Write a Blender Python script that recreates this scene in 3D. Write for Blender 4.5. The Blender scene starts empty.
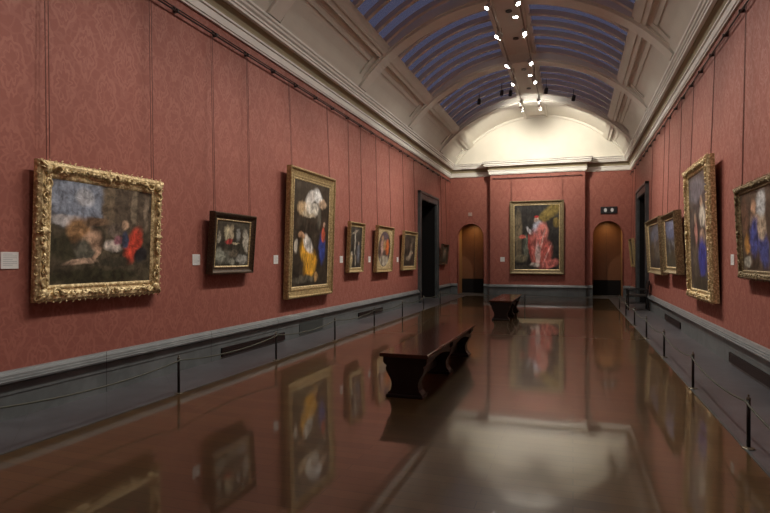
import bpy, bmesh, math, random
from mathutils import Vector, Matrix, Euler
random.seed(7)
sc = bpy.context.scene
col = sc.collection
PI = math.pi
R = math.radians

# ------------------------------------------------------------------ camera
XL, XR, YF, YB = -4.95, 2.13, 23.4, -3.0      # left wall, right wall, end wall, wall behind the camera
CX = (XL + XR) / 2
cam = bpy.data.cameras.new('camera'); cam_o = bpy.data.objects.new('camera', cam); col.objects.link(cam_o)
cam.sensor_width = 36; cam.lens = 560 / 770 * 36; cam.shift_y = 2.5 / 770
cam_o.location = (0, 0, 1.475); cam_o.rotation_euler = (R(90), 0, math.atan(188 / 560))
sc.camera = cam_o

# ------------------------------------------------------------------ world, exposure
w = bpy.data.worlds.new('dusk_sky'); sc.world = w; w.use_nodes = True
w.node_tree.nodes['Background'].inputs[0].default_value = (0.110, 0.110, 0.165, 1)
w.node_tree.nodes['Background'].inputs[1].default_value = 1.0
sc.view_settings.view_transform = 'Standard'; sc.view_settings.look = 'None'
sc.view_settings.gamma = 1; sc.view_settings.use_curve_mapping = False
sc.view_settings.exposure = 0.0
P_WALL = 490.0       # watts of one wall-washing track spotlight
P_SPILL = 30.0       # watts of the wide downward spill added under a track head as fill
P_COVE = 18.0         # watts of a fill strip added on the side cornices
P_LUN = 70.0        # watts of a head washing the half-round end wall
WARM = (1.0, 0.93, 0.83)

# ------------------------------------------------------------------ materials
def mat(name, color, rough=0.6, metal=0.0, coat=0.0, spec=0.5, emit=None, estr=0.0):
    m = bpy.data.materials.new(name); m.use_nodes = True
    b = m.node_tree.nodes['Principled BSDF']
    b.inputs['Base Color'].default_value = (*color, 1)
    b.inputs['Roughness'].default_value = rough; b.inputs['Metallic'].default_value = metal
    b.inputs['Coat Weight'].default_value = coat; b.inputs['Specular IOR Level'].default_value = spec
    if emit:
        b.inputs['Emission Color'].default_value = (*emit, 1); b.inputs['Emission Strength'].default_value = estr
    return m

class NT:
    """small helper to write node trees as expressions"""
    def __init__(s, m): s.t = m.node_tree; s.b = s.t.nodes['Principled BSDF']
    def n(s, kind, **kw):
        nd = s.t.nodes.new(kind)
        for k, v in kw.items(): setattr(nd, k, v)
        return nd
    def put(s, sock, v):
        if isinstance(v, bpy.types.NodeSocket): s.t.links.new(v, sock)
        else: sock.default_value = v
    def m(s, op, a, b=0.0, c=0.0):
        nd = s.n('ShaderNodeMath', operation=op); s.put(nd.inputs[0], a); s.put(nd.inputs[1], b); s.put(nd.inputs[2], c)
        return nd.outputs[0]
    def v(s, op, a, b=(0, 0, 0), out=0):
        nd = s.n('ShaderNodeVectorMath', operation=op); s.put(nd.inputs[0], a); s.put(nd.inputs[1], b)
        return nd.outputs[out]
    def scale(s, a, f):
        nd = s.n('ShaderNodeVectorMath', operation='SCALE'); s.put(nd.inputs[0], a); s.put(nd.inputs[3], f); return nd.outputs[0]
    def mix(s, f, a, b):
        nd = s.n('ShaderNodeMix', data_type='RGBA'); s.put(nd.inputs[0], f)
        s.put(nd.inputs[6], a if isinstance(a, bpy.types.NodeSocket) else (*a, 1))
        s.put(nd.inputs[7], b if isinstance(b, bpy.types.NodeSocket) else (*b, 1)); return nd.outputs[2]
    def ramp(s, x, lo, hi):
        nd = s.n('ShaderNodeMapRange', interpolation_type='SMOOTHSTEP'); s.put(nd.inputs[0], x)
        nd.inputs[1].default_value = lo; nd.inputs[2].default_value = hi; return nd.outputs[0]
    def coord(s, which='Object'): return s.n('ShaderNodeTexCoord').outputs[which]
    def noise(s, vec, scale, detail=3, out=0, rough=0.5):
        nd = s.n('ShaderNodeTexNoise'); s.put(nd.inputs['Vector'], vec); nd.inputs['Scale'].default_value = scale
        nd.inputs['Detail'].default_value = detail; nd.inputs['Roughness'].default_value = rough; return nd.outputs[out]
    def bump(s, h, strength, dist=0.01):
        nd = s.n('ShaderNodeBump'); nd.inputs['Strength'].default_value = strength; nd.inputs['Distance'].default_value = dist
        s.put(nd.inputs['Height'], h); s.t.links.new(nd.outputs[0], s.b.inputs['Normal'])
    def base(s, c): s.put(s.b.inputs['Base Color'], c)

def damask(name):
    m = mat(name, (.3, .1, .08), .62, spec=.35); n = NT(m)
    co = n.coord(); sp = n.n('ShaderNodeSeparateXYZ'); n.put(sp.inputs[0], co)
    u = n.m('ADD', sp.outputs[0], sp.outputs[1]); z = sp.outputs[2]
    P, H = 0.56, 0.82
    def motif(off):
        a = n.m('MULTIPLY', n.m('ADD', u, off * P / 2), 2 * PI / P)
        b = n.m('MULTIPLY', n.m('ADD', z, off * H / 2), 2 * PI / H)
        cu, cz = n.m('COSINE', a), n.m('COSINE', b)
        big = n.m('ADD', cu, n.m('MULTIPLY', cz, .8))                 # one drop-shaped medallion per cell
        pet = n.m('SINE', n.m('MULTIPLY', n.m('ARCTAN2', n.m('SINE', b), n.m('SINE', a)), 9.0))
        return n.m('ADD', big, n.m('MULTIPLY', pet, .16))
    nz = n.noise(co, 9.0, 3)
    def ring(f, c, wd):
        d = n.m('ABSOLUTE', n.m('SUBTRACT', f, c)); return n.m('SUBTRACT', 1.0, n.ramp(d, wd * .5, wd))
    f1 = n.m('ADD', motif(0), n.m('MULTIPLY', n.m('SUBTRACT', nz, .5), 1.5)); f2 = n.m('ADD', motif(1), n.m('MULTIPLY', n.m('SUBTRACT', nz, .5), 1.5))
    k = n.m('MAXIMUM', n.m('MAXIMUM', ring(f1, .75, .22), ring(f1, 1.35, .14)), n.m('MAXIMUM', ring(f2, .75, .22), ring(f2, 1.35, .14)))
    vor = n.n('ShaderNodeTexVoronoi', feature='DISTANCE_TO_EDGE'); n.put(vor.inputs['Vector'], n.v('ADD', co, n.scale(n.noise(co, 5, 2, 1), .15))); vor.inputs['Scale'].default_value = 9
    k = n.m('MAXIMUM', k, n.m('MULTIPLY', n.m('SUBTRACT', 1.0, n.ramp(vor.outputs[0], .04, .12)), .45))
    weave = n.noise(co, 260, 1)
    c = n.mix(n.m('MULTIPLY', k, .75), (.285, .098, .074), (.375, .140, .106))
    c = n.mix(n.m('MULTIPLY', weave, .18), c, (.22, .06, .05))
    n.base(c); n.put(n.b.inputs['Roughness'], n.m('SUBTRACT', .68, n.m('MULTIPLY', k, .14)))
    return m

def wood_floor():
    m = mat('polished_wood_floor', (.09, .045, .02), .32, coat=1.0, spec=.25); n = NT(m)
    co = n.coord()
    br = n.n('ShaderNodeTexBrick'); n.put(br.inputs['Vector'], co)
    br.inputs['Scale'].default_value = 1; br.inputs['Brick Width'].default_value = 1.5; br.inputs['Row Height'].default_value = .11
    br.inputs['Mortar Size'].default_value = .0022; br.inputs['Mortar Smooth'].default_value = .1; br.inputs['Bias'].default_value = 0
    br.offset = .37
    br.inputs['Color1'].default_value = (.064, .040, .014, 1); br.inputs['Color2'].default_value = (.100, .062, .023, 1)
    br.inputs['Mortar'].default_value = (.02, .01, .005, 1)
    g = n.noise(n.v('MULTIPLY', co, (2.5, 45, 1)), 1.2, 4)
    n.base(n.mix(n.m('MULTIPLY', g, .45), br.outputs[0], (.045, .02, .008)))
    n.b.inputs['Coat Roughness'].default_value = .05; n.b.inputs['Coat IOR'].default_value = 1.40
    wv = n.noise(n.v('MULTIPLY', co, (1.2, 7, 1)), 1.3, 2)
    n.put(n.b.inputs['Coat Roughness'], n.m('ADD', .025, n.m('MULTIPLY', wv, .045)))
    nd = n.n('ShaderNodeBump'); nd.inputs['Strength'].default_value = .05; nd.inputs['Distance'].default_value = .003
    n.put(nd.inputs['Height'], n.m('ADD', n.m('MULTIPLY', br.outputs[1], -1.0), n.m('MULTIPLY', wv, .6)))
    n.t.links.new(nd.outputs[0], n.b.inputs['Normal']); n.t.links.new(nd.outputs[0], n.b.inputs['Coat Normal'])
    return m

def marble(name, c1, c2, rough, joint=None):
    m = mat(name, c1, rough, spec=.5); n = NT(m); co = n.coord()
    a = n.noise(n.v('ADD', co, n.scale(n.noise(co, 1.6, 3, 1), 1.4)), 2.2, 6, rough=.62)
    c = n.mix(n.ramp(a, .38, .7), c1, c2)
    if joint:
        sp = n.n('ShaderNodeSeparateXYZ'); n.put(sp.inputs[0], co)
        u = n.m('ADD', sp.outputs[0], sp.outputs[1])
        fr = n.m('ABSOLUTE', n.m('SUBTRACT', n.m('FRACT', n.m('DIVIDE', u, joint)), .5))
        c = n.mix(n.m('LESS_THAN', n.m('SUBTRACT', .5, fr), .0028), c, (.03, .03, .03))
    n.base(c); return m

def painted(name, c, rough=.6):
    m = mat(name, c, rough, spec=.3); n = NT(m); co = n.coord()
    a = n.noise(co, 3.0, 5)
    n.base(n.mix(n.ramp(a, .3, .8), c, tuple(x * .95 for x in c))); return m

def gilt(name, c, dark, rough=.38, metal=.75, sc_=35):
    m = mat(name, c, rough, metal); n = NT(m); co = n.coord()
    a = n.noise(co, sc_, 4); b = n.noise(co, 4, 3)
    f = n.m('ADD', n.m('MULTIPLY', n.ramp(a, .42, .62), .7), n.m('MULTIPLY', b, .2))
    n.base(n.mix(n.m('SUBTRACT', 1.0, f), c, dark)); n.bump(a, .35, .01)
    n.put(n.b.inputs['Roughness'], n.m('ADD', rough, n.m('MULTIPLY', b, .18))); return m

def dark_wood(name, c, rough=.25):
    m = mat(name, c, rough, coat=.15); n = NT(m); co = n.coord()
    a = n.noise(n.v('MULTIPLY', co, (30, 2, 30)), 1.0, 4)
    n.base(n.mix(a, c, tuple(x * .45 for x in c))); return m

def glass_mat():
    m = mat('skylight_glass', (.12, .13, .2), .25); n = NT(m)
    tr = n.n('ShaderNodeBsdfTransparent'); tr.inputs[0].default_value = (.92, .93, 1, 1)
    mx = n.n('ShaderNodeMixShader'); mx.inputs[0].default_value = .72
    out = n.t.nodes['Material Output']
    n.t.links.new(n.b.outputs[0], mx.inputs[1]); n.t.links.new(tr.outputs[0], mx.inputs[2]); n.t.links.new(mx.outputs[0], out.inputs[0])
    return m

M = dict(
    damask=damask('red_damask'), floor=wood_floor(),
    skirt=marble('grey_marble_skirting', (.105, .118, .120), (.150, .165, .168), .35, 1.9),
    skirt_lit=marble('lit_grey_marble_moulding', (.155, .17, .175), (.21, .23, .235), .3, 1.9),
    border=marble('grey_marble_border', (.066, .062, .068), (.09, .088, .096), .34, .95),
    plaster=painted('cream_plaster', (.66, .63, .56)), plaster2=painted('beige_plaster', (.74, .71, .64)),
    cornice=painted('pale_cornice_paint', (.80, .78, .74)), cove=painted('olive_cove', (.34, .29, .19)),
    glass=glass_mat(), bar=painted('glazing_bar_paint', (.62, .56, .50)),
    gold=gilt('bright_carved_gilding', (.98, .82, .48), (.42, .30, .14), .36, .35),
    gold2=gilt('flat_dull_gilding', (.56, .42, .20), (.28, .20, .09), .42, .35),
    gold3=gilt('aged_bronze_gilding', (.40, .32, .18), (.17, .125, .065), .45, .35),
    walnut=gilt('dark_walnut_frame', (.10, .060, .030), (.035, .02, .012), .38, .15),
    bench=dark_wood('dark_polished_bench_wood', (.010, .005, .004), .42),
    bench_top=dark_wood('red_sheen_bench_top', (.085, .034, .022), .16),
    black=mat('black_metal', (.012, .011, .011), .4, .3), rail=mat('dark_bronze_rail', (.020, .008, .007), .5, .2),
    chain=mat('dark_chain_metal', (.13, .048, .038), .5, .3),
    card=mat('white_card', (.74, .74, .72), .7), ink=mat('grey_print', (.35, .36, .38), .8), cord=mat('olive_elastic_cord', (.06, .065, .045), .6),
    brass=mat('tarnished_brass', (.16, .14, .10), .4, .6), vent=mat('dark_vent_bronze', (.035, .022, .018), .5, .3),
    door=dark_wood('black_painted_door', (.006, .006, .006), .45), jamb=marble('dark_green_door_marble', (.045, .052, .054), (.085, .097, .10), .4),
    niche=painted('amber_niche_paint', (.32, .17, .07)), niche_door=dark_wood('dark_red_niche_door', (.22, .085, .035), .5),
    lamp=mat('white_lamp_housing', (.55, .52, .46), .5), lens=mat('lit_lamp_lens', (1, 1, 1), .3, emit=(1, .96, .88), estr=30),
    sign=mat('black_sign_face', (.02, .021, .025), .35), white=mat('pale_symbol', (.62, .64, .66), .5),
    track=mat('grey_track_metal', (.30, .26, .2), .5, .2), leather=mat('black_leather', (.02, .018, .016), .45),
    dark=mat('near_black_matte', (.008, .007, .007), .85, spec=.2), shelf=mat('dark_grey_panel', (.045, .052, .050), .5),
)

# ------------------------------------------------------------------ mesh helpers
def BM(): return bmesh.new()
def box(bm, x0, x1, y0, y1, z0, z1):
    v = [bm.verts.new((x, y, z)) for x in (x0, x1) for y in (y0, y1) for z in (z0, z1)]
    for f in ((0, 1, 3, 2), (4, 6, 7, 5), (0, 4, 5, 1), (2, 3, 7, 6), (0, 2, 6, 4), (1, 5, 7, 3)): bm.faces.new([v[i] for i in f])
    return v
def tube(bm, pts, rad, seg=8, caps=True):
    pts = [Vector(p) for p in pts]; rad = rad if isinstance(rad, (list, tuple)) else [rad] * len(pts)
    rings = []; prev = None
    for i, p in enumerate(pts):
        t = (pts[min(i + 1, len(pts) - 1)] - pts[max(i - 1, 0)]).normalized()
        a = prev if prev else (Vector((0, 0, 1)) if abs(t.z) < .9 else Vector((1, 0, 0)))
        s = t.cross(a).normalized(); u = s.cross(t).normalized(); prev = u
        rings.append([bm.verts.new(p + (s * math.cos(2 * PI * k / seg) + u * math.sin(2 * PI * k / seg)) * rad[i]) for k in range(seg)])
    for a, b in zip(rings, rings[1:]):
        for k in range(seg): bm.faces.new((a[k], a[(k + 1) % seg], b[(k + 1) % seg], b[k]))
    if caps: bm.faces.new(rings[0][::-1]); bm.faces.new(rings[-1])
def lathe(bm, prof, seg=20, cx=0, cy=0):
    rings = [[bm.verts.new((cx + r * math.cos(2 * PI * k / seg), cy + r * math.sin(2 * PI * k / seg), z)) for k in range(seg)] for r, z in prof]
    for a, b in zip(rings, rings[1:]):
        for k in range(seg): bm.faces.new((a[k], a[(k + 1) % seg], b[(k + 1) % seg], b[k]))
    bm.faces.new(rings[0][::-1]); bm.faces.new(rings[-1])
def blob(bm, c, r, rot=0, sub=1):
    mt = Matrix.Translation(c) @ Matrix.Rotation(rot, 4, 'Y') @ Matrix.Diagonal((*r, 1))
    bmesh.ops.create_icosphere(bm, subdivisions=sub, radius=1, matrix=mt)
def prism(bm, poly, axis, a, b):
    """poly: 2-D outline; extruded along axis from a to b"""
    def P(p, t): return {'x': (t, p[0], p[1]), 'y': (p[0], t, p[1]), 'z': (p[0], p[1], t)}[axis]
    lo = [bm.verts.new(P(p, a)) for p in poly]; hi = [bm.verts.new(P(p, b)) for p in poly]
    n = len(poly)
    for i in range(n): bm.faces.new((lo[i], lo[(i + 1) % n], hi[(i + 1) % n], hi[i]))
    bm.faces.new(lo[::-1]); bm.faces.new(hi)
def obj(name, bm, m, parent=None, smooth=False, bevel=0):
    bmesh.ops.recalc_face_normals(bm, faces=bm.faces[:])
    me = bpy.data.meshes.new(name); bm.to_mesh(me); bm.free(); me.materials.append(m)
    if smooth:
        for p in me.polygons: p.use_smooth = True
    o = bpy.data.objects.new(name, me); col.objects.link(o)
    if parent: o.parent = parent
    if bevel:
        b = o.modifiers.new('bevel', 'BEVEL'); b.width = bevel; b.segments = 2; b.limit_method = 'ANGLE'; b.angle_limit = R(40)
    return o
def thing(name, label, cat, loc=(0, 0, 0), rot=(0, 0, 0), group=None):
    o = bpy.data.objects.new(name, None); col.objects.link(o); o.location = loc; o.rotation_euler = rot
    o.empty_display_size = .1
    return tag(o, label, cat, group)
def tag(o, label, cat, group=None):
    o['label'] = label; o['category'] = cat
    if group: o['group'] = group
    return o
def struct(o, label=None, cat=None):
    o['kind'] = 'structure'
    if label: o['label'] = label
    if cat: o['category'] = cat
    return o

def sweep(bm, path, prof):
    """sweep a (projection, z) profile along a plan path; projection goes to the left-hand normal's opposite (into the room, path runs clockwise)"""
    path = [Vector(p) for p in path]; n = len(path); rings = []
    for i, p in enumerate(path):
        d1 = (path[i] - path[i - 1]).normalized() if i else None
        d2 = (path[i + 1] - path[i]).normalized() if i < n - 1 else None
        n1 = Vector((d1.y, -d1.x)) if d1 else None; n2 = Vector((d2.y, -d2.x)) if d2 else None
        if n1 and n2: o = (n1 + n2) / (1 + n1.dot(n2))
        else: o = n1 or n2
        rings.append([bm.verts.new((p.x + o.x * q, p.y + o.y * q, z)) for q, z in prof])
    k = len(prof)
    for a, b in zip(rings, rings[1:]):
        for j in range(k): bm.faces.new((a[j], a[(j + 1) % k], b[(j + 1) % k], b[j]))
    bm.faces.new(rings[0]); bm.faces.new(rings[-1][::-1])

# ------------------------------------------------------------------ floor
BW = .86                                               # width of the marble border
bm = BM(); box(bm, XL + BW, XR - BW, YB, YF - 1.0, -.2, 0)
struct(obj('floor', bm, M['floor']), 'dark polished wooden floor reflecting the room')
bm = BM()
box(bm, XL, XL + BW, YB, YF + 1.2, -.2, 0); box(bm, XR - BW, XR, YB, YF + 1.2, -.2, 0); box(bm, XL + BW, XR - BW, YF - 1.0, YF + 1.2, -.2, 0)
struct(obj('floor_border', bm, M['border']), 'grey marble border of the floor along the walls')
bm = BM(); box(bm, XL + BW - .012, XL + BW + .012, YB, YF - 1.0, 0, .004); box(bm, XR - BW - .012, XR - BW + .012, YB, YF - 1.0, 0, .004)
struct(obj('trim_1', bm, M['jamb']))

# ------------------------------------------------------------------ walls
WT = 5.38; TH = .5
DY0, DY1, DZ = 18.47, 20.68, 3.52                      # door openings in the long walls
for side, x0, x1 in (('left', XL - TH, XL), ('right', XR, XR + TH)):
    bm = BM()
    box(bm, x0, x1, YB, DY0, -.2, WT); box(bm, x0, x1, DY1, YF + .02, -.2, WT); box(bm, x0, x1, DY0, DY1, DZ, WT)
    struct(obj('wall_' + side, bm, M['damask']), 'long %s wall hung with red damask fabric' % side)
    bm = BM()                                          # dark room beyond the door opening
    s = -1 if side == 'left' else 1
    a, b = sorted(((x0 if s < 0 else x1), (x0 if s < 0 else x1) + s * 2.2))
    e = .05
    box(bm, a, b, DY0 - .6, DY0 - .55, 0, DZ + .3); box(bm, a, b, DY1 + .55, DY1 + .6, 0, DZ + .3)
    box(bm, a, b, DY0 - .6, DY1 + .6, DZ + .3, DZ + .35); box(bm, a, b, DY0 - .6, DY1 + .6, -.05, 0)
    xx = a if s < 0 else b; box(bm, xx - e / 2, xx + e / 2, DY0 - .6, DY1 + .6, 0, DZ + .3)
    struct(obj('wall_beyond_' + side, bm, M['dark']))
    bm = BM(); box(bm, min(x0, x1), max(x0, x1), DY0, DY1, -.04, 0)
    struct(obj('floor_threshold_' + side, bm, M['border']))
bm = BM(); box(bm, XL - TH, XR + TH, YB - .3, YB, -.2, 7.6)
struct(obj('wall_back', bm, M['damask']))

# end wall with two arched openings
AW = .55; ASP = 2.42; ACX = (CX - 2.66, CX + 2.69)
def arch_wall(bm, xs0, xs1, y0, y1, ztop, acx, n=20):
    def strip(xa, xb, za, zb):
        v = [bm.verts.new(p) for p in ((xa, y0, za), (xb, y0, zb), (xb, y0, ztop), (xa, y0, ztop), (xa, y1, za), (xb, y1, zb), (xb, y1, ztop), (xa, y1, ztop))]
        for f in ((0, 1, 2, 3), (7, 6, 5, 4), (0, 4, 5, 1)): bm.faces.new([v[i] for i in f])
    box(bm, xs0, acx - AW, y0, y1, -.2, ztop); box(bm, acx + AW, xs1, y0, y1, -.2, ztop)
    for i in range(n):
        t0, t1 = PI - PI * i / n, PI - PI * (i + 1) / n
        strip(acx + AW * math.cos(t0), acx + AW * math.cos(t1), ASP + AW * math.sin(t0), ASP + AW * math.sin(t1))
bm = BM()
arch_wall(bm, XL, CX, YF, YF + .35, WT, ACX[0]); arch_wall(bm, CX, XR, YF, YF + .35, WT, ACX[1])
struct(obj('wall_end', bm, M['damask']), 'red end wall with two arched openings')
BX0, BX1, BY = -3.21, .44, 23.05
bm = BM(); box(bm, BX0, BX1, BY, YF, 0, WT)
struct(obj('wall_breast', bm, M['damask']), 'projecting centre bay of the end wall')
bm = BM(); box(bm, XL - .2, XR + .2, YF, YF + .3, WT, 7.8)
struct(obj('wall_lunette', bm, M['plaster']), 'cream half-round wall under the vault end')
for k, ax in enumerate(ACX):
    bm = BM(); y1 = YF + 1.0
    box(bm, ax - AW - .06, ax - AW, YF + .35, y1, 0, 3.1); box(bm, ax + AW, ax + AW + .06, YF + .35, y1, 0, 3.1)
    box(bm, ax - AW - .06, ax + AW + .06, YF + .35, y1, 3.1, 3.16)
    struct(obj('wall_niche', bm, M['niche']))
    bm = BM(); box(bm, ax - AW, ax + AW, y1, y1 + .05, 0, 3.12)
    d = obj('door_%d' % (k + 1), bm, M['niche_door']); struct(d, 'dark red door inside the %s arched opening' % ('left', 'right')[k])
    bm = BM(); box(bm, ax - AW, ax + AW, y1 - .02, y1, 0, .62); obj('kick_plate', bm, M['dark'], d)
    bm = BM(); box(bm, ax - .003, ax + .003, y1 - .012, y1, .62, 3.1); obj('door_seam', bm, M['door'], d)
    bm = BM()                                          # architrave bead round the arch
    pts = [(ax - AW, YF, .45)] + [(ax + AW * math.cos(PI - PI * i / 24), YF, ASP + AW * math.sin(PI - PI * i / 24)) for i in range(25)] + [(ax + AW, YF, .45)]
    tube(bm, pts, .022, 6)
    struct(obj('trim_%d' % (2 + k), bm, M['damask'], smooth=True))
    # amber lamp added unseen behind the arch to light its top
    t = thing('recessed_downlight', 'added amber fill lamp high inside the %s arched opening' % ('left', 'right')[k], 'ceiling light', (ax, YF + .62, 3.09))
    bm = BM(); lathe(bm, [(.06, 0), (.06, .01)], 16); obj('bezel', bm, M['brass'], t)
    bm = BM(); lathe(bm, [(.045, -.004), (.045, 0)], 16); obj('lens', bm, mat('amber_fill_lens', (1, .7, .3), .4, emit=(1, .6, .2), estr=3), t)
    l = bpy.data.lights.new('amber_fill_beam', 'SPOT'); l.energy = 34; l.color = (1, .72, .32); l.spot_size = R(150); l.spot_blend = 1; l.shadow_soft_size = .05
    lo = bpy.data.objects.new('amber_fill_beam', l); col.objects.link(lo); lo.parent = t; lo.location = (0, 0, -.02)

# ------------------------------------------------------------------ skirting
SK = [(0, 0), (.02, 0), (.035, 0), (.035, .22), (.042, .228), (.042, .318), (.03, .322), (.03, .334), (.085, .342), (.09, .36), (.078, .366), (.074, .385), (.062, .39), (.058, .408), (.046, .413), (.03, .44), (0, .445)]
def skirt(name, paths, label):
    bm = BM()
    for p in paths: sweep(bm, p, SK)
    o = struct(obj(name, bm, M['skirt']), label); o.data.materials.append(M['skirt_lit'])
    for p in o.data.polygons:
        if p.center.z > .334: p.material_index = 1  # moulding's catch of light put in as a paler copy of the marble
F = .26
skirt('baseboard_left', [[(XL, YB), (XL, DY0 - F)], [(XL, DY1 + F), (XL, YF), (ACX[0] - AW, YF)]], 'grey marble skirting along the left wall')
skirt('baseboard_right', [[(ACX[1] + AW, YF), (XR, YF), (XR, DY1 + F)], [(XR, DY0 - F), (XR, YB)]], 'grey marble skirting along the right wall')
skirt('baseboard_end', [[(ACX[0] + AW, YF), (BX0, YF), (BX0, BY), (BX1, BY), (BX1, YF), (ACX[1] - AW, YF)]], 'grey marble skirting under the end wall')

# ------------------------------------------------------------------ door frames, doors
for k, (xw, s) in enumerate(((XL, 1), (XR, -1))):
    def bx(bm, p0, p1, *a):
        u, v = sorted((xw + s * p0, xw + s * p1)); box(bm, u, v, *a)
    bm = BM()
    for (a, b) in ((DY0 - .25, DY0), (DY1, DY1 + .25)):
        bx(bm, 0, .07, a, b, 0, DZ + .25)
    bx(bm, 0, .07, DY0, DY1, DZ, DZ + .25)
    for (a, b) in ((DY0 - .27, DY0 - .19), (DY1 + .19, DY1 + .27)):
        bx(bm, 0, .10, a, b, 0, DZ + .27)
    bx(bm, 0, .10, DY0 - .27, DY1 + .27, DZ + .19, DZ + .27)
    struct(obj('trim_%d' % (4 + k), bm, M['jamb']), 'dark marble frame round the %s doorway' % ('left', 'right')[k])
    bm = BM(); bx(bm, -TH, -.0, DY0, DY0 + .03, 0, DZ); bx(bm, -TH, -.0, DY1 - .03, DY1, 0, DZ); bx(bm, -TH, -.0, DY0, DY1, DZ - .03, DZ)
    struct(obj('trim_reveal', bm, M['dark']))  # lining near-black, far darker than the marble frame
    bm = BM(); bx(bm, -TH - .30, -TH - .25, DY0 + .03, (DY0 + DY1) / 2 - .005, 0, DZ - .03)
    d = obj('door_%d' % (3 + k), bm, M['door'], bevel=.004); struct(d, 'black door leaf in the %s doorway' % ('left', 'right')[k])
    bm = BM()
    for z in (.35, 1.5, 2.5): bx(bm, -TH - .25, -TH - .235, DY0 + .18, (DY0 + DY1) / 2 - .15, z, z + .8)
    obj('door_panel', bm, M['door'], d, bevel=.004)
    bm = BM(); bx(bm, -TH - .25, -TH - .19, (DY0 + DY1) / 2 - .14, (DY0 + DY1) / 2 - .10, .95, 1.2); obj('door_handle', bm, M['brass'], d, bevel=.005)

# ------------------------------------------------------------------ cornice
ring = [(XL, YB), (XL, YF), (BX0, YF), (BX0, BY), (BX1, BY), (BX1, YF), (XR, YF), (XR, YB)]
def cor(name, prof, m, label=None):
    bm = BM(); sweep(bm, ring, prof); o = struct(obj(name, bm, m), label)
cor('trim_6', [(0, 4.90), (.035, 4.90), (.04, 4.925), (.055, 4.93), (.06, 5.035), (.085, 5.045), (.085, 5.075), (0, 5.08)], M['cornice'], 'pale lower band of the cornice')
cor('trim_7', [(0, 5.075), (.06, 5.08), (.065, 5.12), (.085, 5.165), (.13, 5.205), (.15, 5.21), (.15, 5.225), (0, 5.225)], M['cove'], 'dark olive hollow of the cornice')  # hollow is darker and more olive than the bands round it
cor('trim_8', [(0, 5.22), (.21, 5.22), (.215, 5.255), (.235, 5.265), (.235, 5.295), (.20, 5.305), (.20, 5.325), (.25, 5.335), (.26, 5.355), (.235, 5.37), (.235, 5.39), (.275, 5.40), (.285, 5.43), (0, 5.44)], M['cornice'], 'stepped upper mouldings of the cornice')

# ------------------------------------------------------------------ vault
RV, ZV = 3.95, 3.30
def arc_box(bm, a0, a1, r0, r1, y0, y1, n=None):
    n = n or max(1, int(abs(a1 - a0) / 2.2)); prev = None; first = None
    for i in range(n + 1):
        a = R(a0 + (a1 - a0) * i / n); c = [bm.verts.new((CX + r * math.sin(a), y, ZV + r * math.cos(a))) for r, y in ((r0, y0), (r1, y0), (r1, y1), (r0, y1))]
        if prev:
            for j in range(4): bm.faces.new((prev[j], prev[(j + 1) % 4], c[(j + 1) % 4], c[j]))
        else: first = c
        prev = c
    bm.faces.new(first[::-1]); bm.faces.new(prev)
def rib_box(bm, up, y0, y1, n=60):
    """flatter inner curve than the vault: thick at the crown, dying onto the cornice"""
    Rr, Zr = 4.15, 2.85; am = 51.3; prev = None; first = None
    for i in range(n + 1):
        a = R(-am + 2 * am * i / n); x, z = (Rr + up) * math.sin(a), Zr + (Rr + up) * math.cos(a)
        xo = x * 1.09; zo = max(z + .05, ZV + math.sqrt(max(0, (RV + .05) ** 2 - xo * xo)))
        c = [bm.verts.new((CX + q, y, h)) for q, h, y in ((x, z, y0), (xo, zo, y0), (xo, zo, y1), (x, z, y1))]
        if prev:
            for j in range(4): bm.faces.new((prev[j], prev[(j + 1) % 4], c[(j + 1) % 4], c[j]))
        else: first = c
        prev = c
    bm.faces.new(first[::-1]); bm.faces.new(prev)
AR, AG, AP, AE = 6.4, 40.2, 45.1, 66.0
RIBS = [-.1, 4.0, 8.15, 12.25, 16.33, 20.5]
bm = BM()                                              # solid coves, ridge and the closed end bays
for s in (-1, 1):
    arc_box(bm, s * AG, s * AE, RV + .02, RV + .12, YB, YF + .02)
    arc_box(bm, s * AR, s * AG, RV + .02, RV + .12, RIBS[-1], YF + .02)
    arc_box(bm, s * AR, s * AG, RV + .02, RV + .12, YB, RIBS[0])
arc_box(bm, -AR, AR, RV + .02, RV + .12, YB, YF + .02)
struct(obj('ceiling', bm, M['plaster'], smooth=False), 'cream barrel vault with skylights')
nt = 9
for ry in RIBS + [YF - .12]:
    bm = BM(); hw = .19
    if ry < 23:
        rib_box(bm, 0, ry - hw, ry + hw); rib_box(bm, .055, ry - hw - .05, ry - hw + .001); rib_box(bm, .055, ry + hw - .001, ry + hw + .05)
    else:
        arc_box(bm, -57, 57, RV - .05, RV + .04, ry + .02, ry + .10, 60)
    o = struct(obj('trim_%d' % nt, bm, M['plaster2']), 'curved rib crossing the vault'); nt += 1
for s in (-1, 1):                                      # long beams and ridge edges
    bm = BM(); arc_box(bm, s * AG, s * AP, RV - .07, RV + .05, YB, YF); arc_box(bm, s * (AG + 1), s * (AP - 1.6), RV - .09, RV - .06, YB, YF)
    struct(obj('trim_%d' % nt, bm, M['plaster']), 'long beam under the %s skylights' % ('left', 0, 'right')[s + 1]); nt += 1
    bm = BM(); arc_box(bm, s * (AR - .9), s * (AR + .3), RV - .06, RV + .05, YB, YF)
    struct(obj('trim_%d' % nt, bm, M['plaster2'])); nt += 1
bounds = [YB] + RIBS + [YF - .02]
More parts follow.
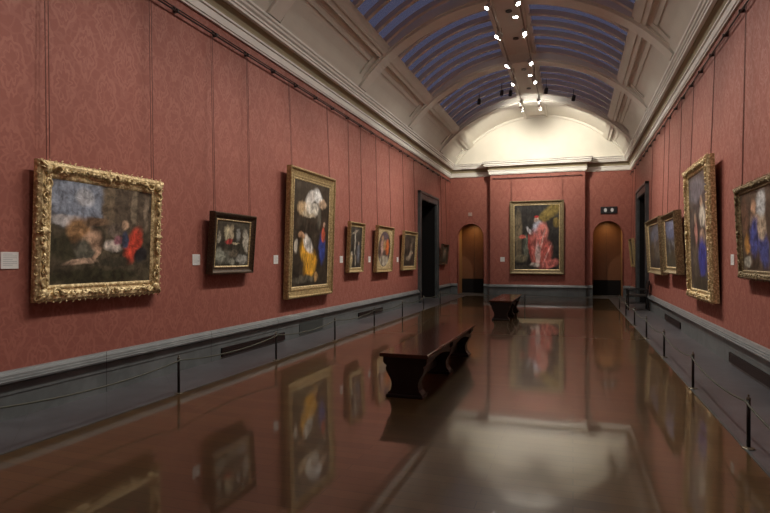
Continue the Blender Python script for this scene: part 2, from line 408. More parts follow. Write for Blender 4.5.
for i in range(len(bounds) - 1):                       # sunk panels of the coves, one frame per bay and side
    y0, y1 = bounds[i] + .24, bounds[i + 1] - .24
    bm = BM()
    for s in (-1, 1):
        arc_box(bm, s * (AP + .0), s * (AP + 1.4), RV - .015, RV + .03, y0, y1)
        arc_box(bm, s * (AP + 1.4), s * (AP + 3.0), RV - .0, RV + .03, y0, y1)
        arc_box(bm, s * 53.2, s * 60, RV - .015, RV + .03, y0, y1); arc_box(bm, s * 54.4, s * 60, RV - .04, RV + .0, y0, y1)
        arc_box(bm, s * (AP + .5), s * 55, RV - .015, RV + .03, y0, y0 + .18); arc_box(bm, s * (AP + .5), s * 55, RV - .015, RV + .03, y1 - .18, y1)
    struct(obj('trim_%d' % nt, bm, M['plaster'])); nt += 1
wn = 1
for i in range(len(RIBS) - 1):
    y0, y1 = RIBS[i] + .2, RIBS[i + 1] - .2
    for s in (-1, 1):
        bm = BM(); arc_box(bm, s * AR, s * AG, RV + .03, RV + .045, y0, y1)
        g = struct(obj('window_%d' % wn, bm, M['glass']), 'curved skylight of the vault showing the dusk sky'); wn += 1
        nb = 6
        for k in range(nb):
            y = y0 + (y1 - y0) * (k + .5) / nb
            bm = BM(); arc_box(bm, s * AR, s * AG, RV - .075, RV + .03, y - .03, y + .03)
            arc_box(bm, s * AR, s * AG, RV - .09, RV - .07, y - .055, y + .055); obj('glazing_bar', bm, M['bar'], g)
bm = BM()                                              # ridge boards: a flat coffered strip
for i in range(len(bounds) - 1):
    y0, y1 = bounds[i] + .24, bounds[i + 1] - .24
    box(bm, CX - .38, CX + .38, y0, y1, ZV + RV - .02, ZV + RV + .02)
    box(bm, CX - .34, CX - .31, y0, y1, ZV + RV - .05, ZV + RV - .02); box(bm, CX + .31, CX + .34, y0, y1, ZV + RV - .05, ZV + RV - .02)
struct(obj('trim_%d' % nt, bm, M['plaster2']), 'flat beige ridge strip along the vault crown'); nt += 1
for k, y in enumerate((13.2, 14.9, 17.4, 19.4)):
    o = obj('ceiling_grille', (lambda b: (lathe(b, [(.075, 0), (.075, .02), (.05, .025), (.05, .03)], 16), b)[1])(BM()), M['vent']); o.location = (CX, y, ZV + RV - .05)
    tag(o, 'small dark round grille in the vault crown, %s from the end wall' % ('fourth', 'third', 'second', 'nearest')[k], 'grille', 'round grilles along the vault crown')

# ------------------------------------------------------------------ picture rail
railp = [(XL, YB), (XL, YF)]
def rail(label, x, s):
    t = thing('picture_rail', label, 'picture rail', (x + s * .06, (YB + YF) / 2, 4.70))
    L = (YF - YB) / 2 - .05
    bm = BM(); tube(bm, [(0, -L, 0), (0, L, 0)], .012, 8); tube(bm, [(-s * .03, -L, .055), (-s * .03, L, .055)], .008, 6); obj('rod', bm, M['rail'], t)
    proto = None; y = YB + (.71 if s > 0 else .55)
    while y < YF - .1:
        if proto is None:
            bm = BM(); box(bm, min(-s * .055, s * .02), max(-s * .055, s * .02), -.014, .014, -.012, .03)
            box(bm, min(-s * .055, -s * .045), max(-s * .055, -s * .045), -.02, .02, -.012, .08); proto = c = obj('rail_bracket', bm, M['rail'], t)
        else: c = proto.copy(); col.objects.link(c); c.parent = t
        c.location = (0, y - (YB + YF) / 2, 0); y += .835
rail('thin dark rod with brackets below the left cornice', XL, 1)
rail('thin dark rod with brackets below the right cornice', XR, -1)
t = thing('picture_rail', 'thin dark rod above the large painting on the end wall', 'picture rail', ((BX0 + BX1) / 2, BY - .04, 4.74))
bm = BM(); tube(bm, [(-1.72, 0, 0), (1.72, 0, 0)], .013, 8); obj('rod', bm, M['rail'], t)
for x in [-1.65 + .55 * k for k in range(7)]:
    bm = BM(); box(bm, x - .012, x + .012, -.01, .04, -.012, .03); obj('rail_bracket', bm, M['rail'], t)

# ------------------------------------------------------------------ paintings
def canvas_mat(name, w_, h_, base, blobs, oval=None, warp=.10):
    """a generic picture: soft strokes of colour warped by noise; coordinates 0..1 over the canvas"""
    m = mat(name, base, .42, spec=.45); n = NT(m)
    co = n.v('ADD', n.v('MULTIPLY', n.coord(), (1 / w_, 0, 1 / h_)), (.5, 0, 0))
    nz = n.v('SUBTRACT', n.noise(co, 7, 3, 1), (.5, .5, .5)); nz2 = n.v('SUBTRACT', n.noise(co, 22, 2, 1), (.5, .5, .5))
    cw = n.v('ADD', n.v('ADD', co, n.v('MULTIPLY', nz, (warp * 1.6, 0, warp * 1.6))), n.v('MULTIPLY', nz2, (warp * .5, 0, warp * .5)))
    c = n.mix(n.ramp(n.noise(co, 5, 4), .3, .7), tuple(x * 1.35 for x in base), tuple(x * .6 for x in base))
    for (bx_, bz, rx, rz, rot, cc) in blobs:
        d = n.v('SUBTRACT', cw, (bx_, 0, bz))
        if rot:
            vr = n.n('ShaderNodeVectorRotate', rotation_type='Y_AXIS'); n.put(vr.inputs['Vector'], d); vr.inputs['Angle'].default_value = R(rot); d = vr.outputs[0]
        ln = n.v('LENGTH', n.v('MULTIPLY', d, (1 / rx, 0, 1 / rz)), out=1)
        c = n.mix(n.m('SUBTRACT', 1.0, n.ramp(ln, .62, 1.2)), c, cc)
    f = n.noise(n.v('ADD', n.v('MULTIPLY', co, (16, 1, 11)), n.scale(nz, 2.2)), 1.0, 4, rough=.6)
    g = n.noise(n.v('ADD', n.v('MULTIPLY', co, (26, 1, 15)), n.scale(nz2, 2.0)), 1.0, 5, rough=.7)
    k = n.m('MULTIPLY', n.m('ADD', .38, n.m('MULTIPLY', n.ramp(f, .25, .75), 1.45)), n.m('ADD', .45, n.m('MULTIPLY', g, 1.1)))
    c = n.scale(c, k)
    n.base(c); return m

def frame_rings(bm, w, h, prof):
    """prof: (inset, outward) points of a closed section mitred round the rectangle; local x across, z up, -y out of the wall"""
    rings = []
    for sx, sz in ((-1, 0), (1, 0), (1, 1), (-1, 1)):
        rings.append([bm.verts.new((sx * (w / 2 - i), -d, (h - i) if sz else i)) for i, d in prof])
    k = len(prof)
    for a in range(4):
        A, B = rings[a], rings[(a + 1) % 4]
        for j in range(k): bm.faces.new((A[j], A[(j + 1) % k], B[(j + 1) % k], B[j]))

def scroll(bm, c, size, flip, rot, depth):
    """carved C-scroll lying on the frame face"""
    pts, rad = [], []
    for i in range(11):
        t = i / 10; a = t * 1.55 * PI; r = size * (1 - .72 * t)
        x, z = r * math.cos(a) * flip, r * math.sin(a)
        pts.append((c[0] + x * math.cos(rot) - z * math.sin(rot), c[1] - depth * (.4 + .6 * t), c[2] + x * math.sin(rot) + z * math.cos(rot)))
        rad.append(size * (.26 - .12 * t))
    tube(bm, pts, rad, 6)
def leaf(bm, c, L, rot, depth):
    for k in (-1, 0, 1):
        a = rot + k * .5; q = L * (1 if k == 0 else .7)
        pts = [(c[0] + math.cos(a) * q * t, c[1] - depth * math.sin(PI * min(1, t * .9 + .1)), c[2] + math.sin(a) * q * t) for t in (0, .35, .7, 1)]
        tube(bm, pts, [q * .12, q * .17, q * .12, q * .03], 6)

def ornament_corner(w, h, fw, sx, top, size, yy):
    bm = BM(); cx = sx * (w / 2 - fw * .52); cz = (h - fw * .52) if top else fw * .52
    sz = 1 if top else -1; out = math.atan2(sz, sx)
    blob(bm, (cx, yy, cz), (size * .42, size * .3, size * .42), 0, 2)
    leaf(bm, (cx, yy, cz), size * .85, out, size * .22)
    for q, fl in ((0, 1), (1, -1)):
        a = PI if sx > 0 else 0
        if q: a = -sz * PI / 2
        px, pz = cx + math.cos(a) * size * .95, cz + math.sin(a) * size * .95
        scroll(bm, (px, yy, pz), size * .44, fl * sx * sz, a, size * .2)
        leaf(bm, (px + math.cos(a) * size * .35, yy, pz + math.sin(a) * size * .35), size * .8, a, size * .16)
    return bm
def ornament_centre(cx, cz, ang, size, yy):
    bm = BM(); d = (math.cos(ang), math.sin(ang)); o = (-d[1], d[0])
    blob(bm, (cx, yy, cz), (size * .5, size * .28, size * .38), -ang, 2)
    for s in (-1, 1):
        scroll(bm, (cx + s * d[0] * size * .75, yy, cz + s * d[1] * size * .75), size * .42, s, ang, size * .2)
        leaf(bm, (cx + s * d[0] * size * 1.05, yy, cz + s * d[1] * size * 1.05), size * .9, ang + (0 if s > 0 else PI), size * .16)
        leaf(bm, (cx, yy, cz), size * .72, ang + s * PI / 2, size * .22)
    return bm
def rail_carving(w, h, fw, size, yy, step):
    """running scrolls and leaves on the four rails"""
    bm = BM(); rnd = random.Random(int(w * 1000))
    for horiz, ln, fix in ((1, w, fw * .45), (1, w, h - fw * .45), (0, h, -w / 2 + fw * .45), (0, h, w / 2 - fw * .45)):
        nstep = max(4, int((ln - 2.4 * fw) / step))
        for i in range(nstep):
            p = 1.2 * fw + (ln - 2.4 * fw) * (i + .5) / nstep
            x, z = (p - w / 2, fix) if horiz else (fix, p)
            base = 0 if horiz else PI / 2
            if i % 2: scroll(bm, (x, yy, z), size * rnd.uniform(.8, 1.1), 1 if i % 4 == 1 else -1, base + rnd.uniform(-.4, .4), size * .5)
            else: leaf(bm, (x, yy, z), size * 2.0 * rnd.uniform(.8, 1.1), base + rnd.choice((0, PI)) + rnd.uniform(-.5, .5), size * .55)
    for horiz, ln, fix in ((1, w, fw * .05), (1, w, h - fw * .05), (0, h, -w / 2 + fw * .05), (0, h, w / 2 - fw * .05)):
        nstep = max(4, int(ln / (step * 1.3)))
        for i in range(nstep):                         # outer scalloped edge
            p = ln * (i + .5) / nstep; x, z = (p - w / 2, fix) if horiz else (fix, p)
            out = {0: (0 if x > 0 else PI), 1: (PI / 2 if z > h / 2 else -PI / 2)}[horiz]
            if i % 3 == 1: leaf(bm, (x, yy * .8, z), size * .85, out, size * .3)
            else: scroll(bm, (x, yy * .75, z), size * .75, 1 if i % 2 else -1, out, size * .3)
    return bm
def beads(w, h, inset, yy, r, step):
    bm = BM()
    for horiz, ln, fix in ((1, w, inset), (1, w, h - inset), (0, h, -w / 2 + inset), (0, h, w / 2 - inset)):
        k = int((ln - 2 * inset) / step)
        for i in range(k):
            p = inset + (ln - 2 * inset) * (i + .5) / k
            x, z = (p - w / 2, fix) if horiz else (fix, p)
            blob(bm, (x, yy, z), (r * (1.5 if horiz else 1), r, r * (1 if horiz else 1.5)), 0, 1)
    return bm

def painting(wall, a0, a1, z0, z1, tilt, style, fm, fw, label, base, blobs, depth=.09, inner=None, chain=.42, oval=False, warp=.10):
    w, h = abs(a1 - a0), z1 - z0; mid = (a0 + a1) / 2
    gap = .028
    if wall == 'L': loc = (XL + gap, mid, z0); rz = PI / 2
    elif wall == 'R': loc = (XR - gap, mid, z0); rz = -PI / 2
    else: loc = (mid, BY - gap, z0); rz = 0
    t = thing('framed_painting', label, 'painting', loc, (R(tilt), 0, rz))
    mt = M[fm]; D = depth
    if style == 'carved':
        prof = [(0, 0), (0, D * .55), (fw * .06, D * .75), (fw * .2, D), (fw * .42, D * .92), (fw * .62, D * .62), (fw * .76, D * .56), (fw * .78, D * .64), (fw * .9, D * .64), (fw, D * .54), (fw, 0)]
    elif style == 'cassetta':
        prof = [(0, 0), (0, D * .9), (fw * .05, D), (fw * .2, D), (fw * .26, D * .8), (fw * .72, D * .6), (fw * .76, D * .7), (fw * .88, D * .68), (fw, D * .54), (fw, 0)]
    else:                                              # scooped
        prof = [(0, 0), (0, D * .8), (fw * .08, D), (fw * .22, D), (fw * .3, D * .82), (fw * .5, D * .64), (fw * .75, D * .56), (fw * .8, D * .62), (fw * .9, D * .60), (fw, D * .54), (fw, 0)]
    bm = BM(); frame_rings(bm, w, h, prof); fr = obj('frame', bm, mt, t)
    ow, oh = w - 2 * fw + .02, h - 2 * fw + .02
    cd = D * .50
    if oval:
        bm = BM()                                      # flat gilt spandrel with an oval opening
        N = 48; ra, rb = ow / 2 * .93, oh / 2 * .95; vi, vo = [], []
        for i in range(N):
            a = 2 * PI * i / N; ca, sa = math.cos(a), math.sin(a); k = 1 / max(abs(ca), abs(sa))
            vi.append((ra * ca, rb * sa)); vo.append((ow / 2 * ca * k, oh / 2 * sa * k))
        f = [[bm.verts.new((x, -yy, h / 2 + z)) for x, z in ring_] for ring_, yy in ((vo, D * .62), (vi, D * .62), ([(x * .95, z * .95) for x, z in vi], D * .52), ([(x * .95, z * .95) for x, z in vi], .0), (vo, .0))]
        for A, B in zip(f, f[1:] + f[:1]):
            for i in range(N): bm.faces.new((A[i], A[(i + 1) % N], B[(i + 1) % N], B[i]))
        obj('oval_spandrel', bm, M['gold'], t)
    cm = canvas_mat('canvas_paint', ow, oh, base, blobs, warp=warp)
    bm = BM(); box(bm, -ow / 2, ow / 2, -cd, -cd + .012, 0, oh)
    c = obj('canvas', bm, cm, t); c.location = (0, 0, fw - .01)
    if inner:
        bm = BM(); frame_rings(bm, w - 2 * fw + .012, h - 2 * fw + .012, [(0, 0), (0, D * .62), (inner * .4, D * .64), (inner, D * .53), (inner, 0)])
        s_ = obj('sight_edge', bm, M['gold'] if fm != 'gold' else M['gold2'], t); s_.location = (0, 0, fw - .006)
    if style == 'carved':
        s = fw * .80
        for sx in (-1, 1):
            for tp in (0, 1): obj('corner_ornament', ornament_corner(w, h, fw, sx, tp, s, -D * .85), mt, fr, smooth=True)
        for cx_, cz_, an in ((0, h - fw * .42, 0), (0, fw * .42, 0), (-w / 2 + fw * .42, h / 2, PI / 2), (w / 2 - fw * .42, h / 2, PI / 2)):
            obj('centre_ornament', ornament_centre(cx_, cz_, an, s * .85, -D * .88), mt, fr, smooth=True)
        obj('carved_foliage', rail_carving(w, h, fw, fw * .20, -D * .93, fw * .36), mt, fr, smooth=True)
        obj('leaf_edge', beads(w, h, fw * .84, -D * .6, fw * .05, fw * .2), mt, fr, smooth=True)
    elif style == 'cassetta':
        obj('bead_edge', beads(w, h, fw * .12, -D, fw * .07, fw * .28), mt, fr, smooth=True)
    # chains from the rail to the back of the frame, in the painting's own coordinates
    bpy.context.view_layer.update(); inv = t.matrix_world.inverted()
    for sx in (-1, 1):
        bm = BM(); off = {'L': Vector((XL + .06, 0, 4.685)), 'R': Vector((XR - .06, 0, 4.685)), 'E': Vector((0, BY - .04, 4.724))}[wall]
        for e in (-.018, .018):
            low = t.matrix_world @ Vector((sx * chain * w, -.02, h - .03))
            if wall == 'E': hi = Vector((low.x + e, off.y, off.z)); l2 = Vector((low.x + e, low.y, low.z))
            else: hi = Vector((off.x, low.y + e, off.z)); l2 = Vector((low.x, low.y + e, low.z))
            tube(bm, [inv @ hi, inv @ l2], .0040, 5)
        obj('hanging_chain', bm, M['chain'], t)
    return t

W_, K_ = (.62, .56, .46), (.012, .010, .009)
painting('L', 4.0, 5.70, 1.055, 2.435, 2.0, 'carved', 'gold', .165,
    'wide painting of figures in a bright carved gold frame, nearest on left wall',
    (.075, .062, .040), [
        (.22, .82, .32, .26, 0, (.22, .25, .31)), (.10, .62, .16, .05, 0, (.42, .40, .40)), (.30, .85, .09, .10, 30, (.38, .39, .42)),
        (.78, .80, .30, .30, 0, (.085, .065, .045)), (.52, .78, .07, .30, 0, (.15, .115, .075)), (.80, .80, .035, .22, 0, (.20, .16, .11)), (.93, .78, .03, .22, 0, (.18, .14, .10)),
        (.15, .36, .2, .13, 0, (.045, .042, .024)), (.25, .52, .12, .14, 20, (.30, .17, .08)), (.36, .42, .10, .13, -25, (.42, .27, .18)),
        (.30, .33, .10, .12, 15, (.11, .105, .08)), (.28, .22, .16, .035, 5, (.40, .28, .20)), (.42, .30, .03, .10, -30, (.38, .25, .17)),
        (.40, .62, .13, .05, 0, (.16, .10, .06)), (.60, .55, .10, .08, 0, (.14, .11, .085)), (.58, .38, .10, .06, -10, (.55, .48, .42)), (.63, .44, .05, .05, 0, (.30, .13, .16)),
        (.80, .40, .09, .20, -18, (.50, .06, .035)), (.88, .30, .07, .10, -30, (.02, .02, .022)), (.71, .45, .035, .10, 0, (.05, .06, .10)), (.70, .61, .045, .05, 0, (.40, .27, .18)),
        (.60, .22, .16, .05, 0, (.05, .045, .03)), (.4, .08, .5, .08, 0, (.035, .033, .018))], warp=.05, depth=.075)
painting('L', 6.70, 7.79, 1.26, 2.16, 4.2, 'scoop', 'walnut', .105,
    'small painting of many pale figures in a dark brown wooden frame on left wall',
    (.05, .045, .033), [(.32, .72, .09, .17, 0, (.42, .38, .25)), (.44, .72, .06, .18, 0, (.36, .30, .20)), (.38, .55, .11, .06, 0, (.34, .05, .045)), (.10, .62, .05, .12, 0, (.30, .28, .22)),
        (.64, .68, .06, .15, 0, (.22, .22, .2)), (.88, .55, .09, .26, 8, (.40, .37, .30)), (.15, .25, .14, .17, 30, (.25, .26, .21)), (.36, .22, .07, .15, 0, (.14, .14, .11)),
        (.55, .30, .14, .08, 0, (.13, .11, .08)), (.80, .17, .20, .10, 0, (.28, .28, .25)), (.58, .5, .12, .03, 0, (.35, .3, .2)), (.5, .12, .1, .09, 0, (.2, .2, .16))], inner=.02, depth=.10, warp=.09)
painting('L', 8.92, 10.89, .75, 3.16, 1.9, 'cassetta', 'gold2', .19,
    'tall painting with a yellow-robed figure in a broad gold frame on left wall',
    (.038, .030, .020), [(.45, .85, .16, .06, 20, (.55, .52, .48)), (.66, .86, .15, .07, -25, (.62, .62, .60)), (.25, .73, .15, .07, 0, (.45, .32, .18)), (.50, .74, .20, .07, 0, (.58, .54, .46)),
        (.40, .68, .18, .03, 0, (.40, .34, .24)), (.78, .80, .12, .05, 0, (.42, .30, .20)), (.70, .66, .06, .10, -8, (.10, .09, .07)),
        (.33, .36, .13, .13, -14, (.55, .29, .035)), (.48, .22, .19, .13, 18, (.62, .32, .035)), (.40, .41, .17, .07, -25, (.58, .55, .50)), (.24, .48, .09, .04, 0, (.35, .2, .11)), (.10, .38, .05, .07, 0, (.5, .46, .38)),
        (.80, .38, .10, .16, 0, (.03, .05, .22)), (.83, .50, .06, .07, 0, (.45, .09, .05)), (.84, .60, .035, .03, 0, (.4, .28, .2)), (.35, .08, .35, .04, 0, (.10, .09, .065)), (.64, .1, .06, .05, 0, (.4, .24, .1))],
    inner=.03, depth=.10, warp=.05)
painting('L', 11.82, 12.76, 1.16, 2.34, 2.8, 'scoop', 'gold2', .10,
    'narrow painting with a pale upright form in gold frame, left of the oval painting',
    (.040, .038, .032), [(.42, .62, .05, .30, 0, (.42, .39, .32)), (.4, .86, .26, .03, 12, (.32, .28, .22)), (.72, .38, .13, .24, 0, (.13, .14, .16)), (.72, .60, .06, .05, 0, (.3, .24, .18)), (.15, .2, .10, .18, 0, (.42, .33, .18)), (.2, .36, .05, .05, 0, (.5, .44, .36)), (.5, .2, .06, .14, 0, (.25, .22, .17))], inner=.02, warp=.06)
painting('L', 13.68, 15.02, 1.13, 2.36, 3.3, 'cassetta', 'gold2', .10,
    'painting with an oval opening in a wide gilt frame on the left wall',
    (.09, .06, .05), [(.5, .8, .3, .15, 0, (.10, .075, .09)), (.35, .55, .13, .2, 0, (.42, .26, .22)), (.72, .55, .14, .22, 0, (.48, .12, .035)), (.5, .6, .1, .16, 0, (.35, .22, .1)), (.35, .78, .09, .08, 0, (.28, .17, .1)), (.5, .2, .35, .14, 0, (.42, .38, .30)), (.35, .2, .08, .12, 0, (.2, .16, .12)), (.6, .22, .05, .12, 0, (.25, .2, .16))],
    oval=True, depth=.10, warp=.06)
painting('L', 16.10, 17.58, 1.135, 2.34, 3.4, 'scoop', 'gold2', .11,
    'dark painting with reclining pale figure in gold frame, just left of left doorway',
    (.042, .034, .026), [(.55, .35, .22, .10, 40, (.36, .30, .22)), (.35, .25, .15, .08, 0, (.25, .2, .14)), (.62, .6, .10, .13, 0, (.18, .13, .09)), (.25, .7, .14, .16, 0, (.07, .05, .04)), (.75, .8, .16, .1, 0, (.10, .08, .06)), (.75, .45, .06, .05, 0, (.42, .33, .24))], inner=.02, warp=.08)
painting('L', 21.25, 22.3, 1.26, 2.07, 6.0, 'scoop', 'walnut', .11,
    'small dark-framed painting on left wall between the doorway and the end wall',
    (.07, .065, .05), [(.5, .55, .22, .32, 0, (.2, .18, .14)), (.5, .7, .12, .1, 0, (.35, .27, .2))], depth=.10)

painting('R', 8.27, 6.75, 1.23, 2.39, 2.8, 'carved', 'gold3', .11,
    'blue-robed figure painting in a dull bronze frame, cut off at the right edge',
    (.085, .060, .042), [(.12, .70, .12, .28, 0, (.13, .07, .045)), (.60, .80, .14, .22, -15, (.45, .46, .46)), (.92, .75, .1, .3, 0, (.13, .09, .06)), (.40, .80, .08, .09, 0, (.42, .25, .16)), (.44, .60, .16, .12, 0, (.38, .27, .19)),
        (.38, .42, .15, .26, -10, (.055, .07, .24)), (.62, .30, .14, .26, 10, (.07, .085, .26)), (.60, .52, .13, .16, 0, (.42, .33, .24)), (.16, .34, .09, .13, 0, (.40, .20, .06)), (.15, .12, .12, .07, 0, (.40, .38, .32)), (.85, .2, .1, .15, 0, (.12, .1, .09))], warp=.05)
painting('R', 11.50, 9.62, .80, 3.08, 1.8, 'carved', 'gold', .165,
    'tall painting with deep blue drapery in an ornate carved gold frame, right wall',
    (.075, .062, .058), [(.40, .86, .40, .12, 0, (.15, .14, .16)), (.62, .74, .07, .05, 0, (.42, .27, .19)), (.66, .62, .17, .09, 0, (.55, .50, .42)), (.62, .44, .13, .08, 0, (.40, .27, .19)), (.60, .28, .20, .17, 0, (.045, .055, .28)),
        (.32, .50, .09, .13, 0, (.38, .18, .15)), (.30, .62, .06, .04, 0, (.42, .28, .2)), (.85, .42, .06, .20, 12, (.42, .28, .2)), (.85, .18, .05, .14, 0, (.40, .27, .19)), (.25, .25, .12, .2, 0, (.10, .08, .06)), (.5, .06, .5, .06, 0, (.06, .05, .035)), (.86, .72, .05, .10, -20, (.4, .27, .2))], depth=.12, warp=.05)
painting('R', 14.15, 12.4, 1.165, 2.46, 3.0, 'scoop', 'gold3', .125,
    'dark bluish painting in a dull gold frame, beside the tall ornate frame, right wall',
    (.045, .045, .045), [(.4, .75, .4, .2, -12, (.10, .12, .20)), (.55, .85, .25, .10, 0, (.18, .20, .30)), (.5, .2, .5, .18, 0, (.06, .055, .035)), (.3, .45, .1, .2, 20, (.10, .10, .09)), (.62, .5, .2, .06, -30, (.14, .14, .15)), (.75, .3, .08, .1, 0, (.11, .09, .06))], inner=.025, depth=.15)
painting('R', 17.0, 14.5, 1.10, 2.50, 3.0, 'scoop', 'gold3', .13,
    'murky dark painting in a dull gold frame, next to the right doorway',
    (.05, .045, .040), [(.5, .75, .4, .18, 10, (.09, .10, .13)), (.3, .4, .16, .25, 0, (.08, .065, .04)), (.65, .35, .18, .15, 0, (.10, .09, .07)), (.5, .6, .08, .2, -15, (.13, .12, .12))], inner=.025, depth=.15)
painting('R', 22.3, 21.15, 1.2, 2.21, 5.0, 'scoop', 'gold2', .11,
    'small gold-framed painting on right wall in the corner past the doorway',
    (.07, .055, .04), [(.5, .55, .25, .3, 0, (.2, .15, .1)), (.5, .75, .1, .08, 0, (.38, .26, .18))], depth=.10)
painting('E', -2.41, -.33, .875, 3.79, 1.6, 'scoop', 'gold3', .165,
    'tall painting of a standing figure in pink-red robe, centre of the end wall',
    (.028, .026, .024), [(.10, .55, .10, .38, 0, (.15, .12, .075)), (.27, .38, .07, .2, 0, (.12, .13, .10)), (.15, .18, .16, .06, 0, (.16, .14, .09)), (.78, .87, .30, .10, 28, (.20, .145, .040)), (.93, .72, .08, .08, 0, (.17, .12, .035)),
        (.50, .77, .055, .045, 0, (.58, .42, .33)), (.50, .82, .05, .02, 0, (.40, .03, .03)), (.53, .64, .13, .12, 20, (.40, .42, .50)), (.36, .59, .11, .035, -38, (.48, .48, .50)), (.19, .51, .08, .035, 0, (.52, .12, .09)),
        (.62, .58, .14, .15, -20, (.56, .19, .16)), (.46, .34, .13, .28, 4, (.46, .13, .11)), (.58, .36, .12, .30, -8, (.55, .17, .15)), (.66, .26, .17, .22, -28, (.50, .12, .10)), (.78, .10, .22, .07, 12, (.54, .16, .14)), (.53, .24, .06, .18, 0, (.56, .40, .38)), (.35, .38, .03, .2, 8, (.30, .05, .045)),
        (.63, .45, .02, .22, -18, (.66, .36, .32)), (.73, .25, .015, .2, -30, (.66, .32, .29)), (.46, .08, .12, .04, 0, (.46, .40, .36)), (.2, .05, .25, .04, 0, (.05, .045, .035))], inner=.03, depth=.12, chain=.47, warp=.035)

# ------------------------------------------------------------------ wall labels and small fittings
def card(wall, a, z, wd, hh, label):
    t = thing('wall_label', label, 'wall label', {'L': (XL, a, z), 'R': (XR, a, z), 'E': (a, BY, z)}[wall], (0, 0, {'L': PI / 2, 'R': -PI / 2, 'E': 0}[wall]), 'white caption cards')
    bm = BM(); box(bm, -wd / 2, wd / 2, -.008, 0, 0, hh); obj('card', bm, M['card'], t)
    bm = BM()
    for k in range(7): box(bm, -wd * .40, wd * (.40 if k % 3 else .15), -.0095, -.008, hh * (.86 - k * .11), hh * (.86 - k * .11) + .004)
    obj('print', bm, M['ink'], t)
card('L', 3.81, 1.385, .17, .155, 'white caption card at the left edge, beside the nearest ornate gold frame')
card('L', 6.52, 1.39, .16, .15, 'white caption card just left of the small dark wooden frame')
card('L', 8.71, 1.39, .15, .15, 'white caption card just left of the tall yellow-robed painting')
card('L', 11.64, 1.39, .16, .15, 'white caption card just left of the narrow gold-framed painting')
card('L', 13.48, 1.39, .16, .15, 'white caption card just left of the oval painting')
card('L', 15.9, 1.39, .16, .14, 'white caption card just right of the oval painting')
card('L', 21.2, 1.39, .18, .17, 'white caption card right of the left doorway')
card('R', 9.02, 1.39, .16, .15, 'white caption card between the two carved frames on right wall')
card('E', -2.71, 1.37, .17, .18, 'white caption card left of the big end wall painting')
t = thing('wall_sign', 'small black sign with two pale symbols above the right arch', 'sign', (1.32, YF, 3.24))
bm = BM(); box(bm, -.30, .30, -.04, 0, 0, .27); obj('panel', bm, M['sign'], t, bevel=.008)
for x in (-.125, .115):
    bm = BM(); prism(bm, [(x + .055 * math.cos(2 * PI * k / 20), .135 + .075 * math.sin(2 * PI * k / 20)) for k in range(20)], 'y', -.044, -.04); obj('symbol', bm, M['white'], t)
t = thing('wall_sensor', 'tiny pale box above the left arch', 'sensor', (-4.09, YF, 3.27))
bm = BM(); box(bm, -.085, .085, -.03, 0, 0, .15); obj('casing', bm, mat('beige_plastic', (.42, .28, .24), .5), t, bevel=.01)
bm = BM(); lathe(bm, [(.02, 0), (.02, .01)], 10); o = obj('sensor_eye', bm, M['ink'], t); o.location = (0, -.03, .08); o.rotation_euler = (PI / 2, 0, 0)

def vent(s, x, y0, y1, z0, z1, label):
    t = thing('skirting_vent', label, 'vent', (x, (y0 + y1) / 2, (z0 + z1) / 2)); L, H = (y1 - y0) / 2, (z1 - z0) / 2
    p = s * .036; q = s * .048
    bm = BM(); box(bm, min(p, q), max(p, q), -L, L, -H, H); obj('backing', bm, M['vent'], t)
    r_ = s * .056
    bm = BM()
    for a in ((-L, L, H - .012, H), (-L, L, -H, -H + .012), (-L, -L + .02, -H, H), (L - .02, L, -H, H)): box(bm, min(p, r_), max(p, r_), *a)
    obj('vent_frame', bm, M['rail'], t)
    bm = BM()
    for k in range(4): z = -H + (k + 1) * 2 * H / 5; box(bm, min(q, r_), max(q, r_), -L, L, z - .004, z + .004)
    obj('slats', bm, M['rail'], t)
vent(1, XL, 7.05, 8.95, .03, .16, 'long dark skirting vent below and left of the tall yellow-robed painting')
vent(1, XL, 12.6, 14.4, .06, .17, 'long dark skirting vent below the oval painting')
vent(-1, XR, 6.2, 9.0, .04, .17, 'long dark skirting vent below the bronze-framed painting on right wall')
vent(-1, XR, 12.8, 14.8, .04, .17, 'long dark skirting vent farther along the right wall')
o = obj('skirting_panel', (lambda b: (box(b, 0, .012, -.52, .52, -.12, .12), b)[1])(BM()), M['shelf'], bevel=.003); o.location = (XL + .034, 10.05, .15)
tag(o, 'flat dark grey access panel in left skirting', 'panel')

# ------------------------------------------------------------------ barrier posts and cords
ORD = ['first', 'second', 'third', 'fourth', 'fifth', 'sixth', 'seventh', 'eighth', 'ninth', 'tenth', 'eleventh', 'twelfth']
PH = .40
def post_proto():
    t = thing('barrier_post', 'p', 'barrier post')
    bm = BM(); lathe(bm, [(.046, 0), (.046, .006), (.040, .010), (.014, .014)], 24); obj('foot', bm, M['brass'], t, smooth=False)
    bm = BM(); lathe(bm, [(.0145, .010), (.0145, PH - .02)], 14); obj('pole', bm, M['black'], t, smooth=True)
    bm = BM(); lathe(bm, [(.0145, PH - .02), (.016, PH - .016), (.016, PH - .004), (.006, PH), (.006, PH + .012), (.009, PH + .016), (.004, PH + .022)], 14); obj('cap', bm, M['brass'], t, smooth=True)
    return t
pp = post_proto(); used = False
def place_post(x, y, label, group):
    global used
    if not used: r = pp; used = True
    else:
        r = pp.copy(); col.objects.link(r)
        for ch in pp.children:
            c = ch.copy(); col.objects.link(c); c.parent = r
    r.location = (x, y, 0); r['label'] = label; r['group'] = group
PX = {'left': -4.09, 'right': 1.295}
YS = {'left': [5.09 + 2.12 * k for k in range(7)], 'right': [5.03 + 2.13 * k for k in range(7)]}; ys = YS['left']
for side in ('left', 'right'):
    for i, y in enumerate(YS[side]):
        place_post(PX[side], y, 'thin black barrier post, %s from the front in the %s row' % (ORD[i], side), 'barrier posts of the %s row' % side)
place_post(-1.42, ys[-1] + .1, 'thin black barrier post alone in the middle, behind the far bench', 'barrier posts at far end')
